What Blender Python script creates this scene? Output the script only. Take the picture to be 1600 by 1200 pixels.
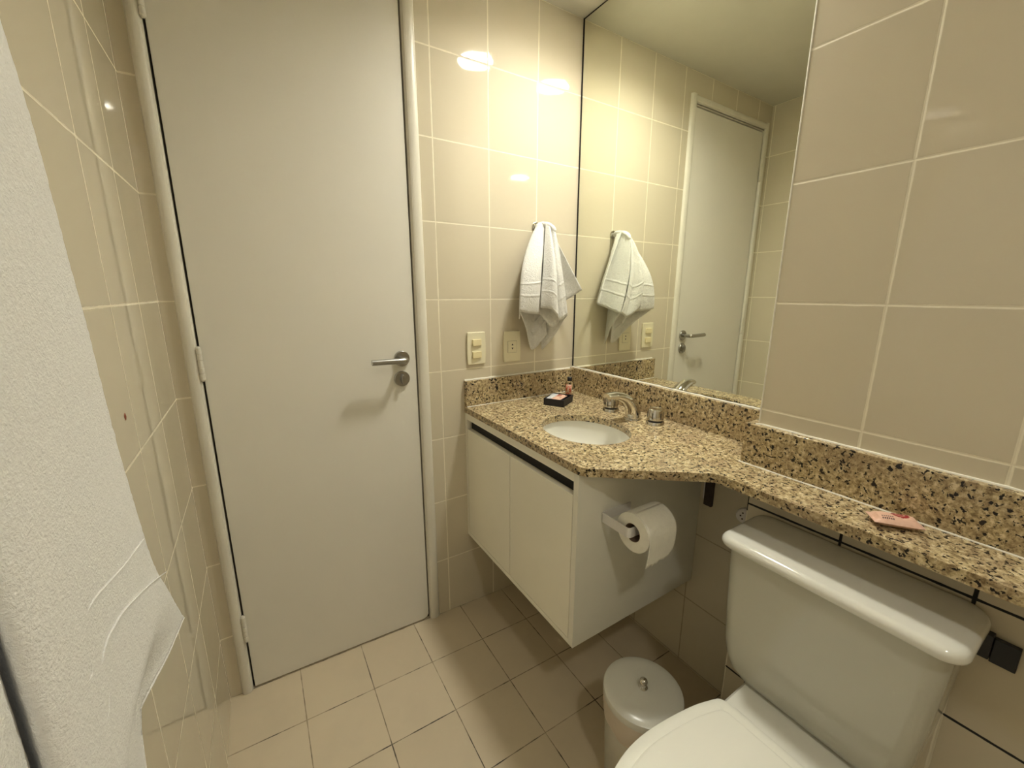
import bpy, bmesh, math, random
from mathutils import Vector, Matrix, noise as mnoise

random.seed(7)
for o in list(bpy.data.objects):
    bpy.data.objects.remove(o)
scene = bpy.context.scene
COL = scene.collection
PI = math.pi

# ------------------------------------------------------------------ camera
cam_d = bpy.data.cameras.new('camera')
cam = bpy.data.objects.new('camera', cam_d)
COL.objects.link(cam)
rt = Vector((0.8479021, -0.5301517, 0.0010899))
dn = Vector((-0.1138386, -0.1840757, -0.9762975))
fw = Vector((0.5177864, 0.8276807, -0.2164299))
cp = Vector((-1.1517791, -1.3421884, 1.2348316))
M = Matrix((
    (rt.x, -dn.x, -fw.x, cp.x),
    (rt.y, -dn.y, -fw.y, cp.y),
    (rt.z, -dn.z, -fw.z, cp.z),
    (0, 0, 0, 1)))
cam.matrix_world = M
cam_d.sensor_fit = 'HORIZONTAL'
cam_d.sensor_width = 36.0
cam_d.lens = 638.72994 / 1600 * 36.0
cam_d.clip_start = 0.01
scene.camera = cam

# ------------------------------------------------------------------ world, exposure
w = bpy.data.worlds.new('world')
scene.world = w
w.use_nodes = True
w.node_tree.nodes['Background'].inputs[0].default_value = (0.02, 0.018, 0.014, 1)
w.node_tree.nodes['Background'].inputs[1].default_value = 1.0
scene.view_settings.view_transform = 'Standard'
scene.view_settings.look = 'None'
scene.view_settings.gamma = 1
scene.view_settings.use_curve_mapping = False
scene.view_settings.exposure = 1.95
LAMP_A = 72.0      # emission strength of the downlight over the basin
LAMP_B = 27.0      # emission strength of the downlight behind, by the shower
LAMP_COL = (1.0, 0.985, 0.87)

# ------------------------------------------------------------------ constants of the room
XL = -1.3467       # left wall
XP = -0.1376       # face of the boxed-out wall behind the toilet
YP = -0.854        # where that box starts
YR = -2.35         # rear wall
H = 2.2139
Z4 = 1.21416       # one horizontal grout line
def floor_z(x):
    return 0.0 - 0.031 * (x - XL)

# ------------------------------------------------------------------ material helpers
def new_mat(name):
    m = bpy.data.materials.new(name)
    m.use_nodes = True
    nt = m.node_tree
    b = nt.nodes['Principled BSDF']
    return m, nt, b

def mth(nt, op, a, b=None, c=None, clamp=False):
    n = nt.nodes.new('ShaderNodeMath')
    n.operation = op
    n.use_clamp = clamp
    for i, v in enumerate((a, b, c)):
        if v is None:
            continue
        if isinstance(v, (int, float)):
            n.inputs[i].default_value = v
        else:
            nt.links.new(v, n.inputs[i])
    return n.outputs[0]

def mixc(nt, fac, a, b):
    n = nt.nodes.new('ShaderNodeMix')
    n.data_type = 'RGBA'
    n.inputs[0].default_value = 0.5
    if isinstance(fac, (int, float)):
        n.inputs[0].default_value = fac
    else:
        nt.links.new(fac, n.inputs[0])
    for i, v in ((6, a), (7, b)):
        if isinstance(v, tuple):
            n.inputs[i].default_value = (*v[:3], 1)
        else:
            nt.links.new(v, n.inputs[i])
    return n.outputs[2]

def noise(nt, scale, detail=2, rough=0.5, vec=None, dist=0):
    n = nt.nodes.new('ShaderNodeTexNoise')
    n.inputs['Scale'].default_value = scale
    n.inputs['Detail'].default_value = detail
    n.inputs['Roughness'].default_value = rough
    n.inputs['Distortion'].default_value = dist
    if vec is not None:
        nt.links.new(vec, n.inputs['Vector'])
    return n

def ramp(nt, fac, stops):
    r = nt.nodes.new('ShaderNodeValToRGB')
    els = r.color_ramp.elements
    while len(els) < len(stops):
        els.new(0.5)
    for e, (p, c) in zip(els, stops):
        e.position = p
        e.color = (*c, 1)
    nt.links.new(fac, r.inputs[0])
    return r.outputs[0]

def bump(nt, height, strength, dist, bsdf, normal=None):
    b = nt.nodes.new('ShaderNodeBump')
    b.inputs['Strength'].default_value = strength
    b.inputs['Distance'].default_value = dist
    nt.links.new(height, b.inputs['Height'])
    if normal is not None:
        nt.links.new(normal, b.inputs['Normal'])
    nt.links.new(b.outputs[0], bsdf.inputs['Normal'])
    return b.outputs[0]

def simple(name, col, rough=0.5, metal=0.0, vary=0.03, nscale=8.0, coat=0.0, bmp=0.0, bscale=60):
    m, nt, b = new_mat(name)
    g = nt.nodes.new('ShaderNodeNewGeometry')
    n = noise(nt, nscale, 3, 0.5, g.outputs['Position'])
    lo = tuple(max(0, c * (1 - vary)) for c in col)
    hi = tuple(min(1, c * (1 + vary)) for c in col)
    c = ramp(nt, n.outputs[0], [(0.3, lo), (0.7, hi)])
    nt.links.new(c, b.inputs['Base Color'])
    b.inputs['Roughness'].default_value = rough
    b.inputs['Metallic'].default_value = metal
    b.inputs['Coat Weight'].default_value = coat
    b.inputs['Coat Roughness'].default_value = 0.08
    if bmp > 0:
        n2 = noise(nt, bscale, 3, 0.6, g.outputs['Position'])
        bump(nt, n2.outputs[0], bmp, 0.002, b)
    return m

def tile_mat(name, ua, u0, pu, va, v0, pv, col, col2, grout, gw=0.0031, rough=0.045, dark=None,
             dirt=0.0, wav=1.0, jit=0.0006, gvar=None):
    m, nt, b = new_mat(name)
    g = nt.nodes.new('ShaderNodeNewGeometry')
    s = nt.nodes.new('ShaderNodeSeparateXYZ')
    nt.links.new(g.outputs['Position'], s.inputs[0])
    ax = {'x': s.outputs[0], 'y': s.outputs[1], 'z': s.outputs[2]}
    nj = noise(nt, 35, 2, 0.5, g.outputs['Position'])
    jt = mth(nt, 'MULTIPLY', mth(nt, 'SUBTRACT', nj.outputs[0], 0.5), jit * 4)
    def dist_to_line(coord, o, p):
        q = mth(nt, 'DIVIDE', mth(nt, 'SUBTRACT', coord, o), p)
        r = mth(nt, 'ROUND', q)
        d = mth(nt, 'MULTIPLY', mth(nt, 'ABSOLUTE', mth(nt, 'SUBTRACT', q, r)), p)
        return d, mth(nt, 'FLOOR', q)
    du, cu = dist_to_line(ax[ua], u0, pu)
    dv, cv = dist_to_line(ax[va], v0, pv)
    d = mth(nt, 'ADD', mth(nt, 'MINIMUM', du, dv), jt)
    # 1 inside the tile, 0 in the grout
    t = mth(nt, 'DIVIDE', mth(nt, 'SUBTRACT', d, gw * 0.5), 0.0009, clamp=True)
    cid = nt.nodes.new('ShaderNodeCombineXYZ')
    nt.links.new(cu, cid.inputs[0])
    nt.links.new(cv, cid.inputs[1])
    wn = nt.nodes.new('ShaderNodeTexWhiteNoise')
    wn.noise_dimensions = '3D'
    nt.links.new(cid.outputs[0], wn.inputs['Vector'])
    tile = mixc(nt, wn.outputs['Value'], col, col2)
    if dirt > 0:
        nd = noise(nt, 7, 5, 0.6, g.outputs['Position'])
        f = mth(nt, 'MULTIPLY', mth(nt, 'SUBTRACT', nd.outputs[0], 0.45, clamp=True), dirt)
        tile = mixc(nt, f, tile, tuple(c * 0.55 for c in col))
    gcol = grout
    if gvar is not None:
        ng = noise(nt, 9, 3, 0.6, g.outputs['Position'])
        gcol = mixc(nt, ramp(nt, ng.outputs[0], [(0.42, (0, 0, 0)), (0.6, (1, 1, 1))]), grout, gvar)
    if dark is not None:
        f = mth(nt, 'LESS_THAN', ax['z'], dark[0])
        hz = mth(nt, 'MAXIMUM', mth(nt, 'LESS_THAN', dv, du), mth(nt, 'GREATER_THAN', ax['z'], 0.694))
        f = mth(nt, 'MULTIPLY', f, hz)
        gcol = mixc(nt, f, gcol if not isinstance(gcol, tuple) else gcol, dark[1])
    c = mixc(nt, t, gcol, tile)
    nt.links.new(c, b.inputs['Base Color'])
    r = mth(nt, 'MULTIPLY_ADD', t, rough - 0.75, 0.75)
    nt.links.new(r, b.inputs['Roughness'])
    # pillowed edge + gentle waviness of the glaze
    edge = mth(nt, 'DIVIDE', d, 0.004, clamp=True)
    edge = mth(nt, 'POWER', edge, 0.5)
    nw = noise(nt, 14, 1, 0.4, g.outputs['Position'])
    nf = noise(nt, 260, 1, 0.5, g.outputs['Position'])
    hgt = mth(nt, 'ADD', mth(nt, 'MULTIPLY', edge, 0.45),
              mth(nt, 'ADD', mth(nt, 'MULTIPLY', nw.outputs[0], 0.16 * wav),
                  mth(nt, 'MULTIPLY', nf.outputs[0], 0.0015 * wav)))
    # tiny tilt per tile
    bump(nt, hgt, 0.6, 0.002, b)
    b.inputs['IOR'].default_value = 1.52
    return m

TILE = (0.665, 0.595, 0.455)
TILE2 = (0.64, 0.57, 0.43)
GROUT = (0.86, 0.79, 0.63)
M_back = tile_mat('tile_back', 'x', -0.6085, 0.2024, 'z', Z4, 0.25, TILE, TILE2, GROUT)
M_left = tile_mat('tile_left', 'y', -0.0125, 0.2045, 'z', Z4, 0.25, TILE, TILE2, GROUT)
M_right = tile_mat('tile_right', 'y', -0.0125, 0.2045, 'z', Z4, 0.25, TILE, TILE2, (0.40, 0.33, 0.22))
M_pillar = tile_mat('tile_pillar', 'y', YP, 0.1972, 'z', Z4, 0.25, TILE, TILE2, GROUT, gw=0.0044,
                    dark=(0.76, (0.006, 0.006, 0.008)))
M_pside = tile_mat('tile_pillar_side', 'x', XP, 0.2024, 'z', Z4, 0.25, TILE, TILE2, GROUT, gw=0.0024)
M_floor = tile_mat('tile_floor', 'x', -1.153, 0.1965, 'y', -0.196, 0.1965, (0.64, 0.54, 0.39), (0.60, 0.505, 0.36),
                   (0.36, 0.285, 0.19), gw=0.0017, rough=0.34, dirt=0.5, wav=0.4, gvar=(0.05, 0.04, 0.03), jit=0.0007)
M_ceil = simple('ceiling_paint', (0.66, 0.63, 0.54), 0.75, vary=0.02, bmp=0.15, bscale=25)

M_door = simple('door_paint', (0.79, 0.755, 0.67), 0.5, vary=0.015, nscale=3, bmp=0.10, bscale=500)
M_frame = simple('frame_paint', (0.76, 0.72, 0.62), 0.33, vary=0.03, bmp=0.12, bscale=90)
M_dark = simple('gap_shade', (0.012, 0.010, 0.008), 0.8)  # near-black colour standing in for shade inside narrow gaps
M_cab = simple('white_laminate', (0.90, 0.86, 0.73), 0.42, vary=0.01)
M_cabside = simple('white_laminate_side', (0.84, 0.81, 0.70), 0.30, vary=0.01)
M_bronze = simple('dark_aluminium', (0.40, 0.345, 0.245), 0.42, metal=0.15, vary=0.05)
M_chrome = simple('chrome', (0.70, 0.68, 0.64), 0.08, metal=1.0, vary=0.01)
M_satin = simple('satin_chrome', (0.46, 0.45, 0.43), 0.24, metal=1.0, vary=0.03)
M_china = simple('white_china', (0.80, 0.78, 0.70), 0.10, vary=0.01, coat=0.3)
M_tank = simple('tank_china_shaded', (0.54, 0.525, 0.44), 0.13, vary=0.012, coat=0.2)  # darker than the other china: the tank front's shade is in the colour
M_seat = simple('seat_plastic', (0.86, 0.84, 0.75), 0.25, vary=0.01)
M_bin = simple('bin_enamel', (0.70, 0.68, 0.60), 0.22, vary=0.01)
M_liner = simple('bin_liner', (0.66, 0.57, 0.47), 0.35, vary=0.08, bmp=0.3, bscale=50)
M_plate = simple('cream_plastic', (0.83, 0.77, 0.56), 0.3, vary=0.01)
M_rocker = simple('aged_plastic', (0.80, 0.70, 0.42), 0.3, vary=0.02)
M_caulk = simple('white_caulk', (0.80, 0.76, 0.65), 0.5, vary=0.05, bmp=0.3)
M_white = simple('white_plastic', (0.74, 0.70, 0.66), 0.35, vary=0.02)
M_paper = simple('tissue', (0.86, 0.82, 0.71), 0.9, vary=0.03, nscale=40, bmp=0.5, bscale=180)
M_core = simple('cardboard', (0.20, 0.13, 0.08), 0.9)
M_black = simple('black_plastic', (0.010, 0.010, 0.014), 0.35)
M_boxblk = simple('black_card', (0.012, 0.011, 0.016), 0.5)
M_rust = simple('dark_wood_bracket', (0.045, 0.028, 0.024), 0.6, vary=0.3, nscale=60)
M_red = simple('red_speck', (0.28, 0.055, 0.02), 0.4)
M_hose = simple('braided_hose', (0.05, 0.05, 0.05), 0.35, metal=0.6, vary=0.3, nscale=300)

def granite():
    m, nt, b = new_mat('granite')
    g = nt.nodes.new('ShaderNodeNewGeometry')
    p = g.outputs['Position']
    n1 = noise(nt, 95, 5, 0.7, p, 0.3)
    base = ramp(nt, n1.outputs[0], [(0.34, (0.17, 0.12, 0.06)), (0.44, (0.37, 0.275, 0.145)),
                                    (0.53, (0.57, 0.45, 0.25)), (0.64, (0.80, 0.68, 0.44))])
    n2 = noise(nt, 16, 3, 0.55, p)
    base = mixc(nt, ramp(nt, n2.outputs[0], [(0.42, (0, 0, 0)), (0.62, (0.5, 0.5, 0.5))]), base, (0.36, 0.26, 0.16))
    n3 = noise(nt, 170, 3, 0.65, p, 0.2)
    f3 = ramp(nt, n3.outputs[0], [(0.55, (0, 0, 0)), (0.62, (1, 1, 1))])
    c = mixc(nt, mth(nt, 'MULTIPLY', f3, 0.6), base, (0.12, 0.075, 0.04))
    n4 = noise(nt, 125, 2, 0.55, p, 0.2)
    f4 = ramp(nt, n4.outputs[0], [(0.59, (0, 0, 0)), (0.62, (1, 1, 1))])
    c = mixc(nt, f4, c, (0.018, 0.014, 0.013))
    n5 = noise(nt, 70, 3, 0.6, p, 0.4)
    f5 = ramp(nt, n5.outputs[0], [(0.645, (0, 0, 0)), (0.67, (1, 1, 1))])
    c = mixc(nt, f5, c, (0.016, 0.014, 0.016))
    nt.links.new(c, b.inputs['Base Color'])
    b.inputs['Roughness'].default_value = 0.13
    nb = noise(nt, 200, 2, 0.5, p)
    bump(nt, nb.outputs[0], 0.05, 0.001, b)
    return m
M_gran = granite()

def mirror_mat():
    m, nt, b = new_mat('mirror_silver')
    g = nt.nodes.new('ShaderNodeNewGeometry')
    n = noise(nt, 2, 1, 0.5, g.outputs['Position'])
    c = ramp(nt, n.outputs[0], [(0.3, (0.885, 0.90, 0.80)), (0.7, (0.895, 0.91, 0.81))])
    nt.links.new(c, b.inputs['Base Color'])
    b.inputs['Metallic'].default_value = 1
    b.inputs['Roughness'].default_value = 0.0
    return m
M_mirror = mirror_mat()

def terry(name, col, s1, strength, dist, bands=False):
    m, nt, b = new_mat(name)
    g = nt.nodes.new('ShaderNodeNewGeometry')
    p = g.outputs['Position']
    v = nt.nodes.new('ShaderNodeTexVoronoi')
    v.inputs['Scale'].default_value = s1
    v.inputs['Randomness'].default_value = 1
    n0 = noise(nt, s1 * 0.5, 4, 0.7, p, 0.6)
    nt.links.new(p, v.inputs['Vector'])
    hgt = mth(nt, 'ADD', mth(nt, 'MULTIPLY', v.outputs['Distance'], 0.35), mth(nt, 'MULTIPLY', n0.outputs[0], 1.5))
    fac = hgt
    if bands:
        uv = nt.nodes.new('ShaderNodeUVMap')
        s = nt.nodes.new('ShaderNodeSeparateXYZ')
        nt.links.new(uv.outputs[0], s.inputs[0])
        tot = None
        for c0, wd in ((0.062, 0.006), (0.105, 0.006)):
            d = mth(nt, 'ABSOLUTE', mth(nt, 'SUBTRACT', s.outputs[1], c0))
            f = mth(nt, 'SUBTRACT', 1.0, mth(nt, 'DIVIDE', d, wd), clamp=True)
            tot = f if tot is None else mth(nt, 'ADD', tot, f)
        flat = mth(nt, 'LESS_THAN', s.outputs[1], 0.016)
        tot = mth(nt, 'ADD', tot, mth(nt, 'MULTIPLY', flat, 1.0))
        fac = mth(nt, 'ADD', hgt, mth(nt, 'MULTIPLY', tot, 0.85))
    c = ramp(nt, n0.outputs[0], [(0.35, tuple(x * 0.93 for x in col)), (0.65, col)])
    nt.links.new(c, b.inputs['Base Color'])
    b.inputs['Roughness'].default_value = 0.95
    b.inputs['Sheen Weight'].default_value = 0.25
    b.inputs['Sheen Roughness'].default_value = 0.5
    bump(nt, fac, strength, dist, b)
    return m
M_terry = terry('white_terry', (0.90, 0.88, 0.83), 300, 1.0, 0.0030, True)
M_bath = terry('white_bath_terry', (0.93, 0.915, 0.895), 420, 0.55, 0.0020, False)

def emit(name, col, st):
    m = bpy.data.materials.new(name)
    m.use_nodes = True
    nt = m.node_tree
    nt.nodes.clear()
    e = nt.nodes.new('ShaderNodeEmission')
    o = nt.nodes.new('ShaderNodeOutputMaterial')
    e.inputs[0].default_value = (*col, 1)
    e.inputs[1].default_value = st
    nt.links.new(e.outputs[0], o.inputs[0])
    return m

def sachet_mat(name):
    m, nt, b = new_mat(name)
    tc = nt.nodes.new('ShaderNodeUVMap')
    s = nt.nodes.new('ShaderNodeSeparateXYZ')
    nt.links.new(tc.outputs[0], s.inputs[0])
    # red round emblem and small dark lines on the pale wrapper
    dx = mth(nt, 'DIVIDE', mth(nt, 'SUBTRACT', s.outputs[0], 0.60), 0.20)
    dy = mth(nt, 'DIVIDE', mth(nt, 'SUBTRACT', s.outputs[1], 0.60), 0.30)
    r = mth(nt, 'SQRT', mth(nt, 'ADD', mth(nt, 'POWER', mth(nt, 'ABSOLUTE', dx), 2.0), mth(nt, 'POWER', mth(nt, 'ABSOLUTE', dy), 2.0)))
    n = noise(nt, 26, 3, 0.6, tc.outputs[0])
    em = mth(nt, 'LESS_THAN', mth(nt, 'ADD', r, mth(nt, 'MULTIPLY', n.outputs[0], 0.7)), 1.25)
    c = mixc(nt, em, (0.80, 0.50, 0.38), (0.36, 0.03, 0.035))
    hole = mth(nt, 'LESS_THAN', mth(nt, 'ABSOLUTE', mth(nt, 'SUBTRACT', r, 0.42)), 0.09)
    c = mixc(nt, mth(nt, 'MULTIPLY', hole, 0.7), c, (0.80, 0.50, 0.38))
    # two short lines of tiny print
    l1 = mth(nt, 'LESS_THAN', mth(nt, 'ABSOLUTE', mth(nt, 'SUBTRACT', s.outputs[1], 0.20)), 0.035)
    l2 = mth(nt, 'LESS_THAN', mth(nt, 'ABSOLUTE', mth(nt, 'SUBTRACT', s.outputs[1], 0.32)), 0.03)
    rng = mth(nt, 'LESS_THAN', mth(nt, 'ABSOLUTE', mth(nt, 'SUBTRACT', s.outputs[0], 0.30)), 0.12)
    dash = mth(nt, 'GREATER_THAN', mth(nt, 'FRACT', mth(nt, 'MULTIPLY', s.outputs[0], 24)), 0.35)
    f = mth(nt, 'MULTIPLY', mth(nt, 'MULTIPLY', mth(nt, 'ADD', l1, l2, clamp=True), rng), dash)
    c = mixc(nt, f, c, (0.10, 0.05, 0.05))
    nt.links.new(c, b.inputs['Base Color'])
    b.inputs['Roughness'].default_value = 0.3
    n2 = noise(nt, 9, 3, 0.6, tc.outputs[0])
    bump(nt, n2.outputs[0], 0.7, 0.003, b)
    return m
M_sachet = sachet_mat('pink_sachet')
M_bluew = simple('pale_wrapper', (0.55, 0.56, 0.58), 0.35, vary=0.2, nscale=90)

# ------------------------------------------------------------------ mesh helpers
def link(name, bm, mat, parent=None, smooth=False, label=None, mods=None):
    me = bpy.data.meshes.new(name)
    bmesh.ops.recalc_face_normals(bm, faces=bm.faces[:])
    bm.to_mesh(me)
    bm.free()
    me.materials.append(mat)
    if smooth:
        for p in me.polygons:
            p.use_smooth = True
    o = bpy.data.objects.new(name, me)
    COL.objects.link(o)
    if smooth and name not in ('hand_towel', 'bath_towel', 'loose_sheet'):
        esplit(o)
    if parent is not None:
        o.parent = parent
        w0 = Vector((0, 0, 0))
        q = parent
        while q is not None:
            w0 += q.location
            q = q.parent
        o.matrix_parent_inverse = Matrix.Translation(-w0)
    if label:
        o['label'] = label
    return o

def thing(name, label, cat, loc, group=None):
    o = bpy.data.objects.new(name, None)
    o.empty_display_size = 0.05
    COL.objects.link(o)
    o.location = loc
    o['label'] = label
    o['category'] = cat
    if group:
        o['group'] = group
    return o

def tag(o, label, cat, group=None):
    o['label'] = label
    o['category'] = cat
    if group:
        o['group'] = group
    return o

def struct(o):
    o['kind'] = 'structure'
    return o

def bevel_mod(o, wd, seg=3, ang=35):
    m = o.modifiers.new('bevel', 'BEVEL')
    m.width = wd
    m.segments = seg
    m.limit_method = 'ANGLE'
    m.angle_limit = math.radians(ang)
    for p in o.data.polygons:
        p.use_smooth = True
    m.harden_normals = False
    wn = o.modifiers.new('wn', 'WEIGHTED_NORMAL')
    wn.keep_sharp = True
    return o

def esplit(o, ang=38):
    m = o.modifiers.new('split', 'EDGE_SPLIT')
    m.split_angle = math.radians(ang)
    return o

def subsurf(o, n=2):
    m = o.modifiers.new('sub', 'SUBSURF')
    m.levels = n
    m.render_levels = n
    return o

def box(bm, x0, x1, y0, y1, z0, z1):
    vs = [bm.verts.new((x, y, z)) for z in (z0, z1) for y in (y0, y1) for x in (x0, x1)]
    for f in ((0, 1, 3, 2), (4, 6, 7, 5), (0, 4, 5, 1), (1, 5, 7, 3), (3, 7, 6, 2), (2, 6, 4, 0)):
        bm.faces.new([vs[i] for i in f])
    return vs

def quad(bm, pts):
    return bm.faces.new([bm.verts.new(p) for p in pts])

def B(*a):
    bm = bmesh.new()
    box(bm, *a)
    return bm

def basis(axis):
    a = Vector(axis).normalized()
    t = Vector((0, 0, 1)) if abs(a.z) < 0.9 else Vector((1, 0, 0))
    u = a.cross(t).normalized()
    v = a.cross(u).normalized()
    return a, u, v

def lathe(bm, c, axis, prof, seg=32, cap0=True, cap1=True):
    """prof: list of (distance along axis, radius)"""
    a, u, v = basis(axis)
    c = Vector(c)
    rings = []
    for d, r in prof:
        if r < 1e-6:
            rings.append([bm.verts.new(c + a * d)])
        else:
            rings.append([bm.verts.new(c + a * d + (u * math.cos(2 * PI * k / seg) + v * math.sin(2 * PI * k / seg)) * r)
                          for k in range(seg)])
    for r0, r1 in zip(rings, rings[1:]):
        for k in range(seg):
            k2 = (k + 1) % seg
            if len(r0) == 1 and len(r1) == 1:
                continue
            if len(r0) == 1:
                bm.faces.new((r0[0], r1[k2], r1[k]))
            elif len(r1) == 1:
                bm.faces.new((r0[k], r0[k2], r1[0]))
            else:
                bm.faces.new((r0[k], r0[k2], r1[k2], r1[k]))
    if cap0 and len(rings[0]) > 1:
        bm.faces.new(rings[0][::-1])
    if cap1 and len(rings[-1]) > 1:
        bm.faces.new(rings[-1])
    return bm

def sweep(bm, pts, radii, seg=16, squash=None):
    """tube along points with radius per point; squash = list of (su, sv)"""
    pts = [Vector(p) for p in pts]
    rings = []
    up = Vector((0, 0, 1))
    for i, p in enumerate(pts):
        t = (pts[min(i + 1, len(pts) - 1)] - pts[max(i - 1, 0)]).normalized()
        ref = up if abs(t.z) < 0.95 else Vector((1, 0, 0))
        u = t.cross(ref).normalized()
        v = u.cross(t).normalized()
        su, sv = squash[i] if squash else (1, 1)
        rings.append([bm.verts.new(p + u * math.cos(2 * PI * k / seg) * radii[i] * su + v * math.sin(2 * PI * k / seg) * radii[i] * sv)
                      for k in range(seg)])
    for r0, r1 in zip(rings, rings[1:]):
        for k in range(seg):
            k2 = (k + 1) % seg
            bm.faces.new((r0[k], r0[k2], r1[k2], r1[k]))
    bm.faces.new(rings[0][::-1])
    bm.faces.new(rings[-1])
    return bm

def cat(p0, p1, p2, p3, t):
    return 0.5 * ((2 * p1) + (p2 - p0) * t + (2 * p0 - 5 * p1 + 4 * p2 - p3) * t * t + (3 * p1 - p0 - 3 * p2 + p3) * t ** 3)

def spline(pts, n):
    pts = [Vector(p) for p in pts]
    m = len(pts) - 1
    out = []
    for i in range(n + 1):
        s = i / n * m
        k = min(int(s), m - 1)
        t = s - k
        p0 = pts[max(k - 1, 0)] if k > 0 else pts[0] * 2 - pts[1]
        p3 = pts[k + 2] if k + 2 <= m else pts[m] * 2 - pts[m - 1]
        out.append(cat(p0, pts[k], pts[k + 1], p3, t))
    return out

def extrude_outline(bm, outline, z0, z1, holes=()):
    """solid slab from a 2D outline (optionally with holes) between z0 and z1"""
    loops = []
    for lp in [outline] + list(holes):
        vs = [bm.verts.new((x, y, z1)) for x, y in lp]
        es = [bm.edges.new((vs[i], vs[(i + 1) % len(vs)])) for i in range(len(vs))]
        loops.append((vs, es))
    if holes:
        alle = [e for _, es in loops for e in es]
        bmesh.ops.triangle_fill(bm, edges=alle, use_beauty=True, use_dissolve=False)
    else:
        bm.faces.new(loops[0][0])
    top = bm.faces[:]
    vmap = {}
    for vs, _ in loops:
        for v in vs:
            vmap[v] = bm.verts.new((v.co.x, v.co.y, z0))
    for f in top:
        bm.faces.new([vmap[v] for v in reversed(f.verts)])
    for vs, _ in loops:
        for i in range(len(vs)):
            a, b2 = vs[i], vs[(i + 1) % len(vs)]
            bm.faces.new((a, b2, vmap[b2], vmap[a]))
    return bm

def round_poly(pts, rad, seg=6):
    """round the corners of a 2D polygon; rad may be a list"""
    out = []
    n = len(pts)
    for i in range(n):
        r = rad[i] if isinstance(rad, (list, tuple)) else rad
        p = Vector(pts[i]).to_2d()
        a = Vector(pts[i - 1]).to_2d()
        b2 = Vector(pts[(i + 1) % n]).to_2d()
        if r <= 0:
            out.append((p.x, p.y))
            continue
        da = (a - p).normalized()
        db = (b2 - p).normalized()
        ang = da.angle(db)
        L = min(r / math.tan(ang / 2), (a - p).length * 0.49, (b2 - p).length * 0.49)
        rr = L * math.tan(ang / 2)
        cc = p + (da + db).normalized() * (rr / math.sin(ang / 2))
        s = p + da * L - cc
        e = p + db * L - cc
        tot = s.angle_signed(e)
        for k in range(seg + 1):
            t = -tot * k / seg
            q = Vector((s.x * math.cos(t) - s.y * math.sin(t), s.x * math.sin(t) + s.y * math.cos(t)))
            out.append((cc.x + q.x, cc.y + q.y))
    return out

# ================================================================== ROOM SHELL
# floor slab (falls gently to the right)
bm = bmesh.new()
x0, x1 = XL - 0.1, 0.1
for (xa, xb) in ((x0, x1),):
    vs = []
    for dz in (-0.08, 0.0):
        for (x, y) in ((xa, YR - 0.1), (xb, YR - 0.1), (xb, 0.12), (xa, 0.12)):
            vs.append(bm.verts.new((x, y, floor_z(x) + dz)))
    for f in ((0, 3, 2, 1), (4, 5, 6, 7), (0, 1, 5, 4), (1, 2, 6, 5), (2, 3, 7, 6), (3, 0, 4, 7)):
        bm.faces.new([vs[i] for i in f])
struct(link('floor', bm, M_floor))
LAMPS = [(-0.213, -0.455), (-0.95, -1.88)]
LR = 0.078
bm = bmesh.new()
extrude_outline(bm, [(XL - 0.1, YR - 0.1), (0.1, YR - 0.1), (0.1, 0.12), (XL - 0.1, 0.12)], H, H + 0.08,
                [[(lx + LR * math.cos(2 * PI * k / 48), ly + LR * math.sin(2 * PI * k / 48)) for k in range(48)] for lx, ly in LAMPS])
struct(link('ceiling', bm, M_ceil))
struct(link('wall_left', B(XL - 0.1, XL, YR - 0.1, 0.0, -0.12, H), M_left))
# back wall with the door opening
DX0, DX1, DZ = -1.3, -0.69, 2.085
bm = bmesh.new()
box(bm, XL - 0.1, DX0, 0.0, 0.12, -0.12, H)
box(bm, DX1, 0.1, 0.0, 0.12, -0.12, H)
box(bm, DX0, DX1, 0.0, 0.12, DZ, H)
struct(link('wall_back', bm, M_back))
struct(link('wall_right', B(0.0, 0.1, YR - 0.1, 0.0, -0.12, H), M_right))
# boxed-out wall behind the toilet: front face and side face are separately tiled
bm = B(XP, 0.0, YR - 0.0, YP, -0.12, H)
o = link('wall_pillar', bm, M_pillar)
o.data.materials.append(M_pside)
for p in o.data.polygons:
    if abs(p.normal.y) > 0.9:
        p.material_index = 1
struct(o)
struct(link('wall_rear', B(XL - 0.1, 0.1, YR - 0.1, YR, -0.12, H), M_back))
# pale grout bead on the outer corner of the boxed wall
bm = bmesh.new()
lathe(bm, (XP + 0.0012, YP - 0.0012, 0.93), (0, 0, 1), [(0, 0.0022), (H - 0.93, 0.0022)], 10)
struct(link('trim_1', bm, M_caulk))

# ================================================================== DOOR
def frame_profile(name, parent, pts2d_fn, path):
    pass

door = bpy.data.objects.new('door_1', None)
COL.objects.link(door)
door.location = (-0.99, 0, 0)
struct(door)
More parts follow.
